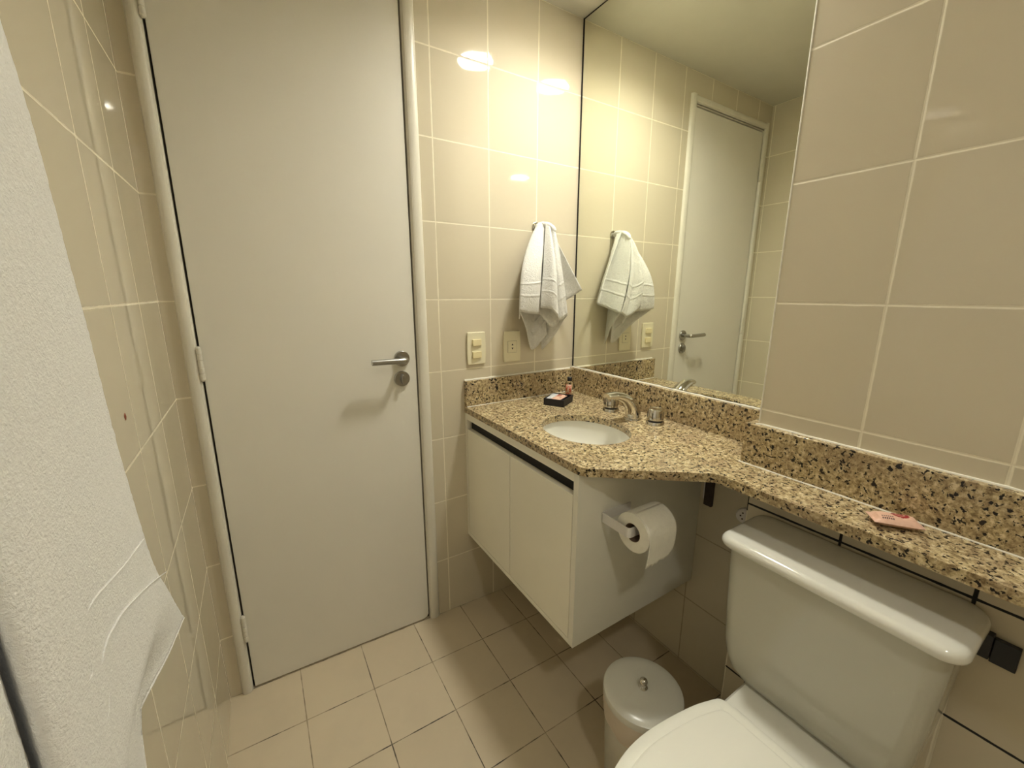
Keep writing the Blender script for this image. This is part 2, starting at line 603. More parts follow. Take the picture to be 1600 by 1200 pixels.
# frame: rounded casing sections
def casing(xa, xb, z0, z1, horizontal=False):
    bm = bmesh.new()
    prof = []
    n = 8
    depth = 0.013
    if not horizontal:
        wd = xb - xa
        for i in range(n + 1):
            t = i / n
            x = xa + wd * t
            y = -depth * (math.sin(PI * min(max(t, 0.0), 1.0)) ** 0.35 if 0 < t < 1 else 0.0)
            prof.append((x, y))
        prof = [(xa, 0.02)] + prof + [(xb, 0.06)]
        prof = [(xa, 0.0005)] + [(p[0], p[1]) for p in prof[1:-1]] + [(xb, 0.0005)]
        zz = (z0, z1)
        r0 = [bm.verts.new((x, y, zz[0] if not callable(zz[0]) else 0)) for x, y in prof]
        r1 = [bm.verts.new((x, y, zz[1])) for x, y in prof]
    else:
        wd = z1 - z0
        for i in range(n + 1):
            t = i / n
            z = z0 + wd * t
            y = -depth * (math.sin(PI * t) ** 0.35 if 0 < t < 1 else 0.0)
            prof.append((z, y))
        r0 = [bm.verts.new((xa, y, z)) for z, y in prof]
        r1 = [bm.verts.new((xb, y, z)) for z, y in prof]
    for i in range(len(r0) - 1):
        bm.faces.new((r0[i], r0[i + 1], r1[i + 1], r1[i]))
    bm.faces.new(r0)
    bm.faces.new(r1[::-1])
    bm.faces.new((r0[-1], r0[0], r1[0], r1[-1]))
    return bm
zfl, zfr = floor_z(-1.3), floor_z(-0.67)
bm = casing(-1.316, -1.2865, zfl + 0.001, 2.121)
t = casing(-0.6935, -0.654, zfr + 0.001, 2.121)
me = bpy.data.meshes.new('t'); t.to_mesh(me); bm.from_mesh(me); t.free()
t = casing(-1.30, -0.66, 2.089, 2.1205, True)
me = bpy.data.meshes.new('t'); t.to_mesh(me); bm.from_mesh(me); t.free()
# jamb linings and stops inside the opening
box(bm, DX0, -1.2865, 0.0, 0.12, zfl, DZ)
box(bm, -0.6935, DX1, 0.0, 0.12, zfr, DZ)
box(bm, DX0, DX1, 0.0, 0.12, 2.081, 2.0895)
struct(link('door_frame', bm, M_frame, door, smooth=False))
bm = bmesh.new()
box(bm, -1.2865, -1.262, 0.040, 0.12, zfl, 2.081)
box(bm, -0.718, -0.6935, 0.040, 0.12, zfr, 2.081)
box(bm, -1.2865, -0.6935, 0.040, 0.12, 2.057, 2.081)
struct(link('door_stop', bm, M_dark, door))  # stops coloured near black to paint the shade in the gaps round the leaf
# leaf, its bottom edge follows the sloping floor
bm = bmesh.new()
LX0, LX1 = -1.2815, -0.6985
zb0, zb1 = floor_z(LX0) + 0.005, floor_z(LX1) + 0.006
pts = [(LX0, zb0), (LX1 - 0.02, zb1 - 0.0005), (LX1 - 0.006, zb1 + 0.004), (LX1, zb1 + 0.016), (LX1, 2.074), (LX0, 2.074)]
f = [bm.verts.new((x, 0.001, z)) for x, z in pts]
b_ = [bm.verts.new((x, 0.036, z)) for x, z in pts]
bm.faces.new(f)
bm.faces.new(b_[::-1])
for i in range(len(pts)):
    j = (i + 1) % len(pts)
    bm.faces.new((f[i], b_[i], b_[j], f[j]))
leaf = struct(link('door_leaf', bm, M_door, door))
bevel_mod(leaf, 0.0015, 2)
# dark strip put in as the shade under the leaf
struct(link('threshold_shade', B(-1.2865, -0.6935, 0.012, 0.03, -0.04, 0.006), M_dark, door))
# hinges: knuckled barrels
for zc in (1.878, 1.052, 0.228):
    bm = bmesh.new()
    prof = [(0, 0.003), (0.004, 0.006)]
    L = 0.094
    n = 5
    for k in range(n):
        a0 = 0.004 + (L - 0.008) * k / n
        a1 = 0.004 + (L - 0.008) * (k + 1) / n
        prof += [(a0 + 0.0012, 0.0062), (a1 - 0.0012, 0.0062), (a1 - 0.0004, 0.0049), (a1 + 0.0004, 0.0049)]
    prof += [(L, 0.003)]
    lathe(bm, (-1.2835, -0.0075, zc - L / 2), (0, 0, 1), prof, 14)
    struct(link('hinge', bm, M_frame, door, smooth=False))
# lever handle
bm = bmesh.new()
lathe(bm, (-0.7475, 0.001, 1.022), (0, -1, 0), [(0, 0.0262), (0.006, 0.0262), (0.0085, 0.0245), (0.0085, 0.0)], 36)
rose = struct(link('handle_rose', bm, M_satin, door, smooth=False))
bevel_mod(rose, 0.001, 2, 50)
bm = bmesh.new()
sweep(bm, spline([(-0.7475, -0.005, 1.022), (-0.7475, -0.030, 1.022), (-0.7480, -0.046, 1.022), (-0.757, -0.0525, 1.022), (-0.80, -0.053, 1.0225), (-0.8565, -0.053, 1.0235)], 24),
      [0.0092] * 25, 18)
struct(link('door_handle', bm, M_satin, door, smooth=True))
bm = bmesh.new()
lathe(bm, (-0.7505, 0.001, 0.954), (0, -1, 0), [(0, 0.0262), (0.006, 0.0262), (0.0085, 0.0245), (0.0085, 0.0)], 36)
lr = struct(link('lock_rose', bm, M_satin, door))
bm = bmesh.new()
vs = []
pr = [(-0.0065 * math.cos(a), 0.0175 * math.sin(a)) for a in [2 * PI * k / 20 for k in range(20)]]
r0 = [bm.verts.new((-0.7505 + x, -0.007, 0.954 + z)) for x, z in pr]
r1 = [bm.verts.new((-0.7505 + x * 0.85, -0.022, 0.954 + z * 0.92)) for x, z in pr]
for k in range(20):
    bm.faces.new((r0[k], r0[(k + 1) % 20], r1[(k + 1) % 20], r1[k]))
bm.faces.new(r1)
tt = struct(link('thumb_turn', bm, M_satin, door))
bevel_mod(tt, 0.0015, 2, 50)

# ================================================================== DOWNLIGHTS
def downlight(x, y, r, st, label, rec, name='ceiling_downlight'):
    t = thing(name, label, 'ceiling light', (x, y, H), 'ceiling downlights')
    bm = bmesh.new()
    lathe(bm, (x, y, H - 0.0004), (0, 0, -1), [(0, r + 0.012), (0.003, r + 0.012), (0.005, r + 0.008), (0.005, r - 0.0015), (-(rec - 0.002), r - 0.0015)], 48, False, False)
    link('trim_ring', bm, M_white, t, smooth=True)
    bm = bmesh.new()
    lathe(bm, (x, y, H + rec), (0, 0, -1), [(-0.004, r - 0.002), (0.0, r - 0.002), (0.004, r * 0.8), (0.006, 0.0)], 48, True, False)
    d = link('lamp_diffuser', bm, emit('lamp_glow', LAMP_COL, st), t, smooth=True)
    return t
downlight(-0.213, -0.455, 0.078, LAMP_A, 'round glowing downlight in the ceiling above the washbasin', 0.036)
downlight(-0.95, -1.88, 0.078, LAMP_B, 'round glowing downlight in the ceiling behind the camera by the shower', 0.007)

# ================================================================== MIRROR
mr = thing('wall_mirror', 'large frameless wall mirror above the granite splashback', 'mirror', (-0.006, -0.43, 0.93))
bm = B(-0.0055, -0.0005, -0.851, -0.0082, 0.9305, H - 0.005)
link('glass', bm, M_mirror, mr)
bm = bmesh.new()
box(bm, -0.0064, -0.0004, -0.0080, -0.0008, 0.929, H - 0.0005)
box(bm, -0.0058, -0.0004, -0.851, -0.0082, H - 0.0048, H - 0.0005)
box(bm, -0.0058, -0.0004, -0.851, -0.0052, 0.9275, 0.930)
link('edge_gap_shade', bm, M_dark, mr, label='black strips standing in for the shaded gap along the mirror edges')  # strips painted as the shadowed gap round the glass, no seal

# ================================================================== GRANITE WORKTOP
ZT = 0.825
ZB = 0.803
wt = thing('granite_worktop', 'speckled beige and brown granite vanity top with narrow ledge over the toilet', 'countertop', (-0.30, -0.5, ZT))
outl = [(-0.001, -0.001), (-0.001, YP + 0.001), (XP - 0.001, YP + 0.001), (XP - 0.001, -1.9), (-0.279, -1.9), (-0.279, -0.845),
        (-0.526, -0.655), (-0.526, -0.001)]
outl = round_poly(outl, [0, 0, 0, 0, 0, 0.02, 0.045, 0.012], 8)
SC = (-0.314, -0.432)
SA, SB = 0.126, 0.150
hole = [(SC[0] + SA * math.cos(2 * PI * k / 64), SC[1] + SB * math.sin(2 * PI * k / 64)) for k in range(64)]
bm = bmesh.new()
extrude_outline(bm, outl, ZB, ZT, [hole])
slab = link('worktop_slab', bm, M_gran, wt)
bevel_mod(slab, 0.0055, 3, 50)
ZS = 0.925
sp1 = link('backsplash', B(-0.5225, -0.0205, -0.0205, -0.001, ZT + 0.0003, ZS - 0.004), M_gran, wt)
bevel_mod(sp1, 0.0015, 2)
sp2 = link('backsplash', B(-0.0205, -0.001, -0.833, -0.001, ZT + 0.0003, ZS), M_gran, wt)
bevel_mod(sp2, 0.0015, 2)
bm = bmesh.new()
extrude_outline(bm, [(-0.0206, -0.832), (-0.158, -0.832), (-0.158, -1.9), (XP - 0.001, -1.9), (XP - 0.001, YP + 0.001), (-0.0206, YP + 0.001)], ZT + 0.0003, ZS + 0.001)
sp3 = link('backsplash', bm, M_gran, wt)
bevel_mod(sp3, 0.0015, 2)
# caulk beads
def bead(pts, r, nm='caulk_bead', wob=0.35):
    P2 = []
    for a, b2 in zip(pts, pts[1:]):
        a = Vector(a); b2 = Vector(b2)
        n = max(2, int((b2 - a).length / 0.012))
        for i in range(n + (1 if b2 == Vector(pts[-1]) else 0)):
            P2.append(a.lerp(b2, i / n))
    bm = bmesh.new()
    sweep(bm, P2, [r * (1 + wob * mnoise.noise(p * 60)) for p in P2], 8)
    return link(nm, bm, M_caulk, wt, smooth=True)
bead([(-0.520, -0.0225, ZT), (-0.022, -0.0225, ZT)], 0.0018)
bead([(-0.520, -0.0015, ZS - 0.004), (-0.008, -0.0015, ZS - 0.004)], 0.0042)
bead([(-0.0075, -0.006, ZS + 0.001), (-0.0075, -0.845, ZS + 0.001)], 0.0036)
bead([(-0.15, YP - 0.0, ZS + 0.001), (XP - 0.002, YP - 0.01, ZS + 0.001), (XP - 0.002, -1.88, ZS + 0.001)], 0.0030)
bead([(-0.020, -0.834 + 0.003, ZT), (-0.160, -0.8305, ZT), (-0.1605, -1.88, ZT)], 0.0020)
# small pale metal clip under the edge
clip = link('support_clip', B(-0.385, -0.345, -0.668, -0.6445, 0.7925, 0.8028), M_white, wt, label='small pale clip under the chamfered edge')

# ================================================================== WASHBASIN
bas = thing('washbasin', 'white oval undermount washbasin set into the granite worktop', 'sink', (SC[0], SC[1], 0.68))
bm = bmesh.new()
rings = []
N = 64
prof = [(1.03, ZB - 0.0003), (1.0, ZB - 0.0004), (0.985, ZB - 0.012), (0.95, ZB - 0.04), (0.88, ZB - 0.07), (0.74, ZB - 0.096), (0.52, ZB - 0.112), (0.26, ZB - 0.118), (0.14, ZB - 0.119)]
for s, z in prof:
    rings.append([bm.verts.new((SC[0] + (SA + 0.006) * s * math.cos(2 * PI * k / N), SC[1] + (SB + 0.006) * s * math.sin(2 * PI * k / N), z)) for k in range(N)])
outer = [(0.14, ZB - 0.128), (0.3, ZB - 0.127), (0.56, ZB - 0.121), (0.80, ZB - 0.104), (0.94, ZB - 0.076), (1.01, ZB - 0.04), (1.03, ZB - 0.012)]
for s, z in outer:
    rings.append([bm.verts.new((SC[0] + (SA + 0.006) * s * math.cos(2 * PI * k / N), SC[1] + (SB + 0.006) * s * math.sin(2 * PI * k / N), z)) for k in range(N)])
rings.append(rings[0])
for r0, r1 in zip(rings, rings[1:]):
    for k in range(N):
        bm.faces.new((r0[k], r0[(k + 1) % N], r1[(k + 1) % N], r1[k]))
link('bowl', bm, M_china, bas, smooth=True)
bm = bmesh.new()
lathe(bm, (SC[0], SC[1], ZB - 0.130), (0, 0, 1), [(0, 0.022), (0.010, 0.024), (0.0125, 0.022), (0.012, 0.016), (0.010, 0.0)], 24)
link('drain', bm, M_chrome, bas, smooth=True)

# ================================================================== TAPS
fx, fy = -0.112, -0.440
fau = thing('basin_faucet', 'chrome curved spout standing between the two round tap knobs', 'faucet', (fx, fy, ZT))
bm = bmesh.new()
path = spline([(fx + 0.004, fy, ZT), (fx + 0.001, fy, ZT + 0.026), (fx - 0.012, fy, ZT + 0.052), (fx - 0.038, fy + 0.002, ZT + 0.074),
               (fx - 0.072, fy + 0.006, ZT + 0.087), (fx - 0.098, fy + 0.010, ZT + 0.089), (fx - 0.112, fy + 0.012, ZT + 0.088)], 36)
rad = [0.0265 - 0.0075 * (i / 36) for i in range(37)]
sq = [(1.02, 1.0 - 0.48 * min(1, i / 30)) for i in range(37)]
sweep(bm, path, rad, 24, sq)
sp = link('spout', bm, M_chrome, fau, smooth=True)
bm = bmesh.new()
lathe(bm, (fx + 0.002, fy, ZT), (0, 0, 1), [(0, 0.030), (0.003, 0.0295), (0.004, 0.027), (0.004, 0.0)], 32)
link('base_ring', bm, M_chrome, fau, smooth=True)
bm = bmesh.new()
lathe(bm, (fx - 0.104, fy + 0.011, ZT + 0.072), (0, 0, 1), [(0, 0.0095), (0.010, 0.0095)], 20)
link('aerator', bm, M_satin, fau, smooth=False)

def tap(x, y, label):
    t = thing('tap_knob', label, 'tap', (x, y, ZT), 'chrome tap knobs')
    bm = bmesh.new()
    lathe(bm, (x, y, ZT), (0, 0, 1), [(0, 0.0290), (0.006, 0.0287), (0.010, 0.0268), (0.011, 0.023), (0.011, 0.0)], 40)
    link('base_ring', bm, M_chrome, t, smooth=True)
    bm = bmesh.new()
    lathe(bm, (x, y, ZT + 0.010), (0, 0, 1), [(0, 0.0235), (0.006, 0.0235)], 32)
    link('black_washer', bm, M_black, t, smooth=False, label='black ring under the knob')
    bm = bmesh.new()
    lathe(bm, (x, y, ZT + 0.015), (0, 0, 1), [(0, 0.0228), (0.001, 0.0252), (0.031, 0.0240), (0.035, 0.0222), (0.0365, 0.0192), (0.0355, 0.0165), (0.0355, 0.0)], 40)
    k = link('knob', bm, M_chrome, t, smooth=True)
    for q in range(6):
        a = q * PI / 3 + 0.3
        c = Vector((x + 0.0243 * math.cos(a), y + 0.0243 * math.sin(a), ZT + 0.021))
        bm = bmesh.new()
        lathe(bm, c, (0, 0, 1), [(0, 0.0016), (0.020, 0.0016)], 8)
        link('grip_groove', bm, M_black, t)
    return t
tap(-0.103, -0.333, 'ribbed chrome tap knob left of the spout, nearer the door')
tap(-0.094, -0.520, 'ribbed chrome tap knob right of the spout, nearer the toilet')

# ================================================================== SOAP TRAY, SACHETS, BOTTLE
def rot_box(bm, c, ux, hx, hy, z0, z1):
    ux = Vector((ux[0], ux[1], 0)).normalized()
    uy = Vector((-ux.y, ux.x, 0))
    c = Vector((c[0], c[1], 0))
    vs = []
    for z in (z0, z1):
        for sx, sy in ((-1, -1), (1, -1), (1, 1), (-1, 1)):
            p = c + ux * hx * sx + uy * hy * sy
            vs.append(bm.verts.new((p.x, p.y, z)))
    for f in ((0, 3, 2, 1), (4, 5, 6, 7), (0, 1, 5, 4), (1, 2, 6, 5), (2, 3, 7, 6), (3, 0, 4, 7)):
        bm.faces.new([vs[i] for i in f])
    return bm
TC = (-0.200, -0.155)
TU = (0.869, 0.495)
tray = thing('amenity_tray', 'small black square tray holding wrapped soaps on the granite', 'tray', (TC[0], TC[1], ZT))
hx, hy = 0.0485, 0.040
ux = Vector((TU[0], TU[1], 0)).normalized(); uy = Vector((-ux.y, ux.x, 0))
link('tray_base', rot_box(bmesh.new(), TC, TU, hx, hy, ZT + 0.0004, ZT + 0.004), M_boxblk, tray)
bm = bmesh.new()
for sx, sy in ((1, 0), (-1, 0), (0, 1), (0, -1)):
    c = Vector((TC[0], TC[1], 0)) + ux * (hx - 0.0012) * sx + uy * (hy - 0.0012) * sy
    rot_box(bm, (c.x, c.y), TU, 0.0012 if sx else hx, 0.0012 if sy else hy, ZT + 0.0005, ZT + 0.0265)
link('tray_rim', bm, M_boxblk, tray)

def pillow(name, c, u, hx, hy, th, tilt, mat, nx=16, ny=12):
    """a sealed sachet: puffed quilt with flat crimped ends, both sides"""
    bm = bmesh.new()
    uvl = bm.loops.layers.uv.new('UVMap')
    ux = Vector((u[0], u[1], tilt)).normalized()
    uy = Vector((-u[1], u[0], 0)).normalized()
    uz = ux.cross(uy).normalized()
    c = Vector(c)
    def P(i, j, side):
        s = i / nx * 2 - 1
        t = j / ny * 2 - 1
        puff = (1 - abs(s) ** 6) * (1 - abs(t) ** 2.5)
        if abs(s) > 0.8:
            puff *= max(0, (1 - abs(s)) / 0.2) * 0.4
        wr = 0.0008 * mnoise.noise(Vector((s * 4, t * 3, side * 2 + hx * 90)))
        return c + ux * hx * s + uy * hy * t * (1 + 0.02 * s) + uz * (side * (th * 0.5 * puff + 0.0002) + wr)
    for side in (1, -1):
        g = [[bm.verts.new(P(i, j, side)) for j in range(ny + 1)] for i in range(nx + 1)]
        for i in range(nx):
            for j in range(ny):
                f = bm.faces.new((g[i][j], g[i + 1][j], g[i + 1][j + 1], g[i][j + 1]))
                for lp, (a, b2) in zip(f.loops, ((i, j), (i + 1, j), (i + 1, j + 1), (i, j + 1))):
                    lp[uvl].uv = (a / nx, b2 / ny)
    bmesh.ops.remove_doubles(bm, verts=bm.verts[:], dist=0.00045)
    return link(name, bm, mat, None, smooth=True)
o = pillow('soap_sachet', (TC[0] - 0.002, TC[1] - 0.006, ZT + 0.0245), (TU[0], TU[1]), 0.038, 0.019, 0.012, 0.0, M_sachet)
tag(o, 'pink and red wrapped soap lying in the black tray', 'soap')
o = pillow('wrapped_sachet', (TC[0] - 0.012, TC[1] + 0.022, ZT + 0.0245), (TU[0], TU[1]), 0.034, 0.012, 0.008, 0.06, M_bluew)
tag(o, 'pale wrapped packet at the back of the black tray', 'sachet')
o = pillow('pink_sachet', (-0.2130, -1.1430, ZT + 0.0114), (0.60, -0.80), 0.0360, 0.0205, 0.020, 0.0, M_sachet)
tag(o, 'pink sachet with red emblem lying on the granite ledge above the toilet', 'sachet')

bt = thing('shampoo_bottle', 'tiny clear bottle with red label and black cap in the worktop corner', 'bottle', (-0.094, -0.092, ZT))
def glass_mat(name, col, rough=0.05):
    m, nt, b = new_mat(name)
    g = nt.nodes.new('ShaderNodeNewGeometry')
    n = noise(nt, 5, 1, 0.5, g.outputs['Position'])
    c = ramp(nt, n.outputs[0], [(0.3, col), (0.7, col)])
    nt.links.new(c, b.inputs['Base Color'])
    b.inputs['Roughness'].default_value = rough
    b.inputs['Transmission Weight'].default_value = 1.0
    b.inputs['IOR'].default_value = 1.2
    return m
bx, by = -0.094, -0.092
bm = bmesh.new()
lathe(bm, (bx, by, ZT + 0.0003), (0, 0, 1), [(0, 0.0160), (0.001, 0.0175), (0.056, 0.0175), (0.060, 0.0150), (0.062, 0.0085), (0.064, 0.0085)], 28)
link('bottle_body', bm, glass_mat('clear_plastic', (0.93, 0.90, 0.84)), bt, smooth=True)
bm = bmesh.new()
lathe(bm, (bx, by, ZT + 0.0645), (0, 0, 1), [(0, 0.0098), (0.0145, 0.0098), (0.0155, 0.0088), (0.0155, 0.0)], 24)
link('cap', bm, M_black, bt, smooth=False)
bm = bmesh.new()
seg = 14
dirc = math.atan2(-1.342 - by, -1.152 - bx)
ring0, ring1 = [], []
for k in range(seg + 1):
    a = dirc - 0.95 + 1.5 * k / seg
    ring0.append(bm.verts.new((bx + 0.0178 * math.cos(a), by + 0.0178 * math.sin(a), ZT + 0.012)))
    ring1.append(bm.verts.new((bx + 0.0178 * math.cos(a), by + 0.0178 * math.sin(a), ZT + 0.052)))
for k in range(seg):
    bm.faces.new((ring0[k], ring0[k + 1], ring1[k + 1], ring1[k]))
m, nt, b = new_mat('red_label')
g = nt.nodes.new('ShaderNodeNewGeometry')
n = noise(nt, 150, 2, 0.5, g.outputs['Position'])
c = ramp(nt, n.outputs[0], [(0.42, (0.50, 0.06, 0.03)), (0.5, (0.55, 0.22, 0.14)), (0.6, (0.60, 0.42, 0.30))])
nt.links.new(c, b.inputs['Base Color'])
b.inputs['Roughness'].default_value = 0.4
lo = link('red_label', bm, m, bt, smooth=True)
sm = lo.modifiers.new('s', 'SOLIDIFY'); sm.thickness = 0.0003

# ================================================================== CABINET
cab = thing('vanity_cabinet', 'white wall-hung vanity cabinet with two doors under the granite', 'cabinet', (-0.26, -0.32, 0.296))
CF = -0.520
YC = -0.642
ZC0 = 0.294
ZC1 = 0.8025
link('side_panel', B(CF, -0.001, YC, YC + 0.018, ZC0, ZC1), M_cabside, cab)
link('side_panel', B(CF, -0.001, -0.0155, -0.0010, ZC0, ZC1), M_cab, cab)
link('bottom_panel', B(CF, -0.001, YC + 0.0182, -0.0157, ZC0, ZC0 + 0.015), M_cab, cab)
link('top_rail', B(CF, CF + 0.018, YC + 0.0182, -0.0157, 0.776, ZC1), M_cab, cab)
link('back_panel', B(-0.008, -0.0012, YC + 0.0182, -0.0157, ZC0 + 0.016, 0.70), M_cab, cab)
DY = [(-0.0178, -0.3180), (-0.3210, -0.6215)]
for ya, yb in DY:
    d = link('door', B(CF + 0.0003, CF + 0.0183, yb, ya, 0.3105, 0.7385), M_cab, cab)
    bevel_mod(d, 0.0008, 2)
    # dark curved grip profile running along the top of the door
    bm = bmesh.new()
    pr = [(CF + 0.0010, 0.7450), (CF + 0.0010, 0.7470), (CF + 0.0050, 0.7485), (CF + 0.0085, 0.7530), (CF + 0.0098, 0.7590), (CF + 0.0092, 0.7680), (CF + 0.0070, 0.7752),
          (CF + 0.0150, 0.7752), (CF + 0.0150, 0.7450)]
    r0 = [bm.verts.new((x, ya, z)) for x, z in pr]
    r1 = [bm.verts.new((x, yb, z)) for x, z in pr]
    for i in range(len(pr)):
        j = (i + 1) % len(pr)
        bm.faces.new((r0[i], r0[j], r1[j], r1[i]))
    bm.faces.new(r0); bm.faces.new(r1[::-1])
    link('grip_profile', bm, M_bronze, d, label='dark bronze grip channel along the door top')
bm = B(CF + 0.0190, CF + 0.0215, YC + 0.0185, -0.016, 0.735, 0.776)
link('grip_gap_shade', bm, M_dark, cab)  # dark sheet painting the shade in the slot below the grip

# ================================================================== TOILET ROLL HOLDER AND ROLL
hd = thing('toilet_roll_holder', 'white strap toilet roll holder on the side of the vanity cabinet', 'toilet roll holder', (-0.40, YC, 0.655))
bm = bmesh.new()
def strap(bm, pts, z0, z1, th):
    # path in plan, constant height band
    n = len(pts)
    L, Rr = [], []
    for i, p in enumerate(pts):
        p = Vector((p[0], p[1]))
        t = (Vector(pts[min(i + 1, n - 1)]) - Vector(pts[max(i - 1, 0)])).normalized()
        nn = Vector((-t.y, t.x)) * th * 0.5
        L.append(p + nn); Rr.append(p - nn)
    a = [[bm.verts.new((q.x, q.y, z)) for q in s] for s in (L, Rr) for z in (z0, z1)]
    l0, l1, r0, r1 = a
    for i in range(n - 1):
        bm.faces.new((l0[i], l0[i + 1], l1[i + 1], l1[i]))
        bm.faces.new((r0[i + 1], r0[i], r1[i], r1[i + 1]))
        bm.faces.new((l1[i], l1[i + 1], r1[i + 1], r1[i]))
        bm.faces.new((l0[i + 1], l0[i], r0[i], r0[i + 1]))
    bm.faces.new((l0[0], l1[0], r1[0], r0[0]))
    bm.faces.new((l0[-1], r0[-1], r1[-1], l1[-1]))
RX0, RX1, RY, RZ, RR = -0.424, -0.322, -0.736, 0.668, 0.0505
HX = -0.436
corner = round_poly([(-0.330, YC - 0.002), (HX, YC - 0.002), (HX, RY), (-0.34, RY)], [0, 0.005, 0.008, 0], 5)
strap(bm, corner, 0.650, 0.676, 0.0026)
link('strap', bm, M_white, hd, smooth=False)

roll = thing('toilet_roll', 'white toilet paper roll with torn end on the cabinet side holder', 'toilet paper', (RX0, RY, RZ))
bm = bmesh.new()
seg = 56
prof = [(0.0, 0.0235), (0.0, RR - 0.0015), (0.0012, RR), (RX1 - RX0 - 0.0012, RR), (RX1 - RX0, RR - 0.0015), (RX1 - RX0, 0.0235)]
lathe(bm, (RX0, RY, RZ - 0.006), (1, 0, 0), prof, seg, False, False)
r_ = link('paper', bm, M_paper, roll, smooth=False)
bevel_mod(r_, 0.0005, 1, 60)
bm = bmesh.new()
lathe(bm, (RX0 + 0.0005, RY, RZ - 0.006), (1, 0, 0), [(0, 0.0232), (RX1 - RX0 - 0.001, 0.0232), (RX1 - RX0 - 0.001, 0.0222), (0, 0.0222), (0, 0.0232)], 40, False, False)
link('cardboard_core', bm, M_core, roll, smooth=True)
# hanging sheet with torn lower edge, on the side facing the toilet
bm = bmesh.new()
nx, nz = 26, 22
grid = []
for i in range(nx + 1):
    u = i / nx
    x = RX0 + 0.002 + (RX1 - RX0 - 0.003) * u
    low = 0.590 + 0.004 * u + 0.006 * mnoise.noise(Vector((u * 7, 0, 0))) + 0.003 * mnoise.noise(Vector((u * 30, 3, 0)))
    if u < 0.22:
        low = 0.589 + u * 0.02
    if u > 0.82:
        low += 0.012 * (u - 0.82) / 0.18
    col = []
    for j in range(nz + 1):
        v = j / nz
        if v < 0.5:
            a = PI * 0.5 - (v / 0.5) * PI * 0.5      # from top of roll round to the -y side
            y = RY - (RR + 0.0007) * math.cos(a)
            z = RZ - 0.006 + (RR + 0.0007) * math.sin(a)
        else:
            s = (v - 0.5) / 0.5
            z = (RZ - 0.006) * (1 - s) + low * s
            y = RY - RR - 0.0007 + 0.006 * s * s + 0.003 * s * mnoise.noise(Vector((u * 4, s * 3, 1)))
        col.append(bm.verts.new((x, y, z)))
    grid.append(col)
for i in range(nx):
    for j in range(nz):
        bm.faces.new((grid[i][j], grid[i][j + 1], grid[i + 1][j + 1], grid[i + 1][j]))
sh = link('loose_sheet', bm, M_paper, roll, smooth=True)
sm = sh.modifiers.new('s', 'SOLIDIFY'); sm.thickness = 0.0005; sm.offset = 1

# ================================================================== SWITCH AND SOCKET
def plate_bm(cx, cz, hw, hh, y0, y1, bulge=0.0025):
    pts = []
    n = 8
    for k in range(n + 1):
        t = k / n * 2 - 1
        pts.append((cx + hw + bulge * (1 - t * t), cz + hh * t))
    for k in range(n + 1):
        t = 1 - k / n * 2
        pts.append((cx - hw - bulge * (1 - t * t), cz + hh * t))
    bm = bmesh.new()
    f = [bm.verts.new((x, y1, z)) for x, z in pts]
    b2 = [bm.verts.new((x, y0, z)) for x, z in pts]
    bm.faces.new(f); bm.faces.new(b2[::-1])
    for i in range(len(pts)):
        j = (i + 1) % len(pts)
        bm.faces.new((f[i], b2[i], b2[j], f[j]))
    return bm
sx, sz = -0.470, 1.0375
sw = thing('light_switch', 'cream light switch plate with two rocker buttons beside the door', 'light switch', (sx, 0, sz))
p = link('plate', plate_bm(sx, sz, 0.036, 0.0595, -0.0003, -0.008), M_plate, sw)
bevel_mod(p, 0.003, 3, 50)
for dz in (0.0215, -0.0235):
    bm = bmesh.new()
    # wedge rocker
    xa, xb, za, zb = sx - 0.0185, sx + 0.0185, sz + dz - 0.0125, sz + dz + 0.0125
    v = [bm.verts.new(q) for q in ((xa, -0.0075, za), (xb, -0.0075, za), (xb, -0.0075, zb), (xa, -0.0075, zb),
                                   (xa, -0.0165, za + 0.001), (xb, -0.0120, za + 0.001), (xb, -0.0120, zb - 0.001), (xa, -0.0165, zb - 0.001))]
    for f in ((0, 3, 2, 1), (4, 5, 6, 7), (0, 1, 5, 4), (1, 2, 6, 5), (2, 3, 7, 6), (3, 0, 4, 7)):
        bm.faces.new([v[i] for i in f])
    k = link('rocker', bm, M_rocker, sw, label='yellowed rocker button')
    bevel_mod(k, 0.0012, 2)
sx, sz = -0.316, 1.0345
so = thing('wall_socket', 'cream wall socket plate with two small dark pin holes under the towel', 'power socket', (sx, 0, sz))
p = link('plate', plate_bm(sx, sz, 0.036, 0.0595, -0.0003, -0.008), M_plate, so)
bevel_mod(p, 0.003, 3, 50)
md = link('socket_module', B(sx - 0.0195, sx + 0.0195, -0.0093, -0.0078, sz - 0.023, sz + 0.021), M_plate, so)
bevel_mod(md, 0.0008, 2)
gp = bmesh.new()
for (xa, xb, za, zb) in ((-0.0203, 0.0203, 0.0210, 0.0216), (-0.0203, 0.0203, -0.0236, -0.0230), (-0.0203, -0.0196, -0.023, 0.021), (0.0196, 0.0203, -0.023, 0.021)):
    box(gp, sx + xa, sx + xb, -0.0082, -0.0079, sz + za, sz + zb)
link('module_groove', gp, M_rust, so)
for s in (1, -1):
    bm = bmesh.new()
    f = [bm.verts.new((sx - 0.0042, -0.0097, sz + s * 0.0045)), bm.verts.new((sx + 0.0042, -0.0097, sz + s * 0.0045)), bm.verts.new((sx, -0.0097, sz + s * 0.0115))]
    b2 = [bm.verts.new((q.co.x, -0.0090, q.co.z)) for q in f]
    bm.faces.new(f); bm.faces.new(b2[::-1])
    for i in range(3):
        bm.faces.new((f[i], b2[i], b2[(i + 1) % 3], f[(i + 1) % 3]))
    link('pin_hole', bm, M_black, so)

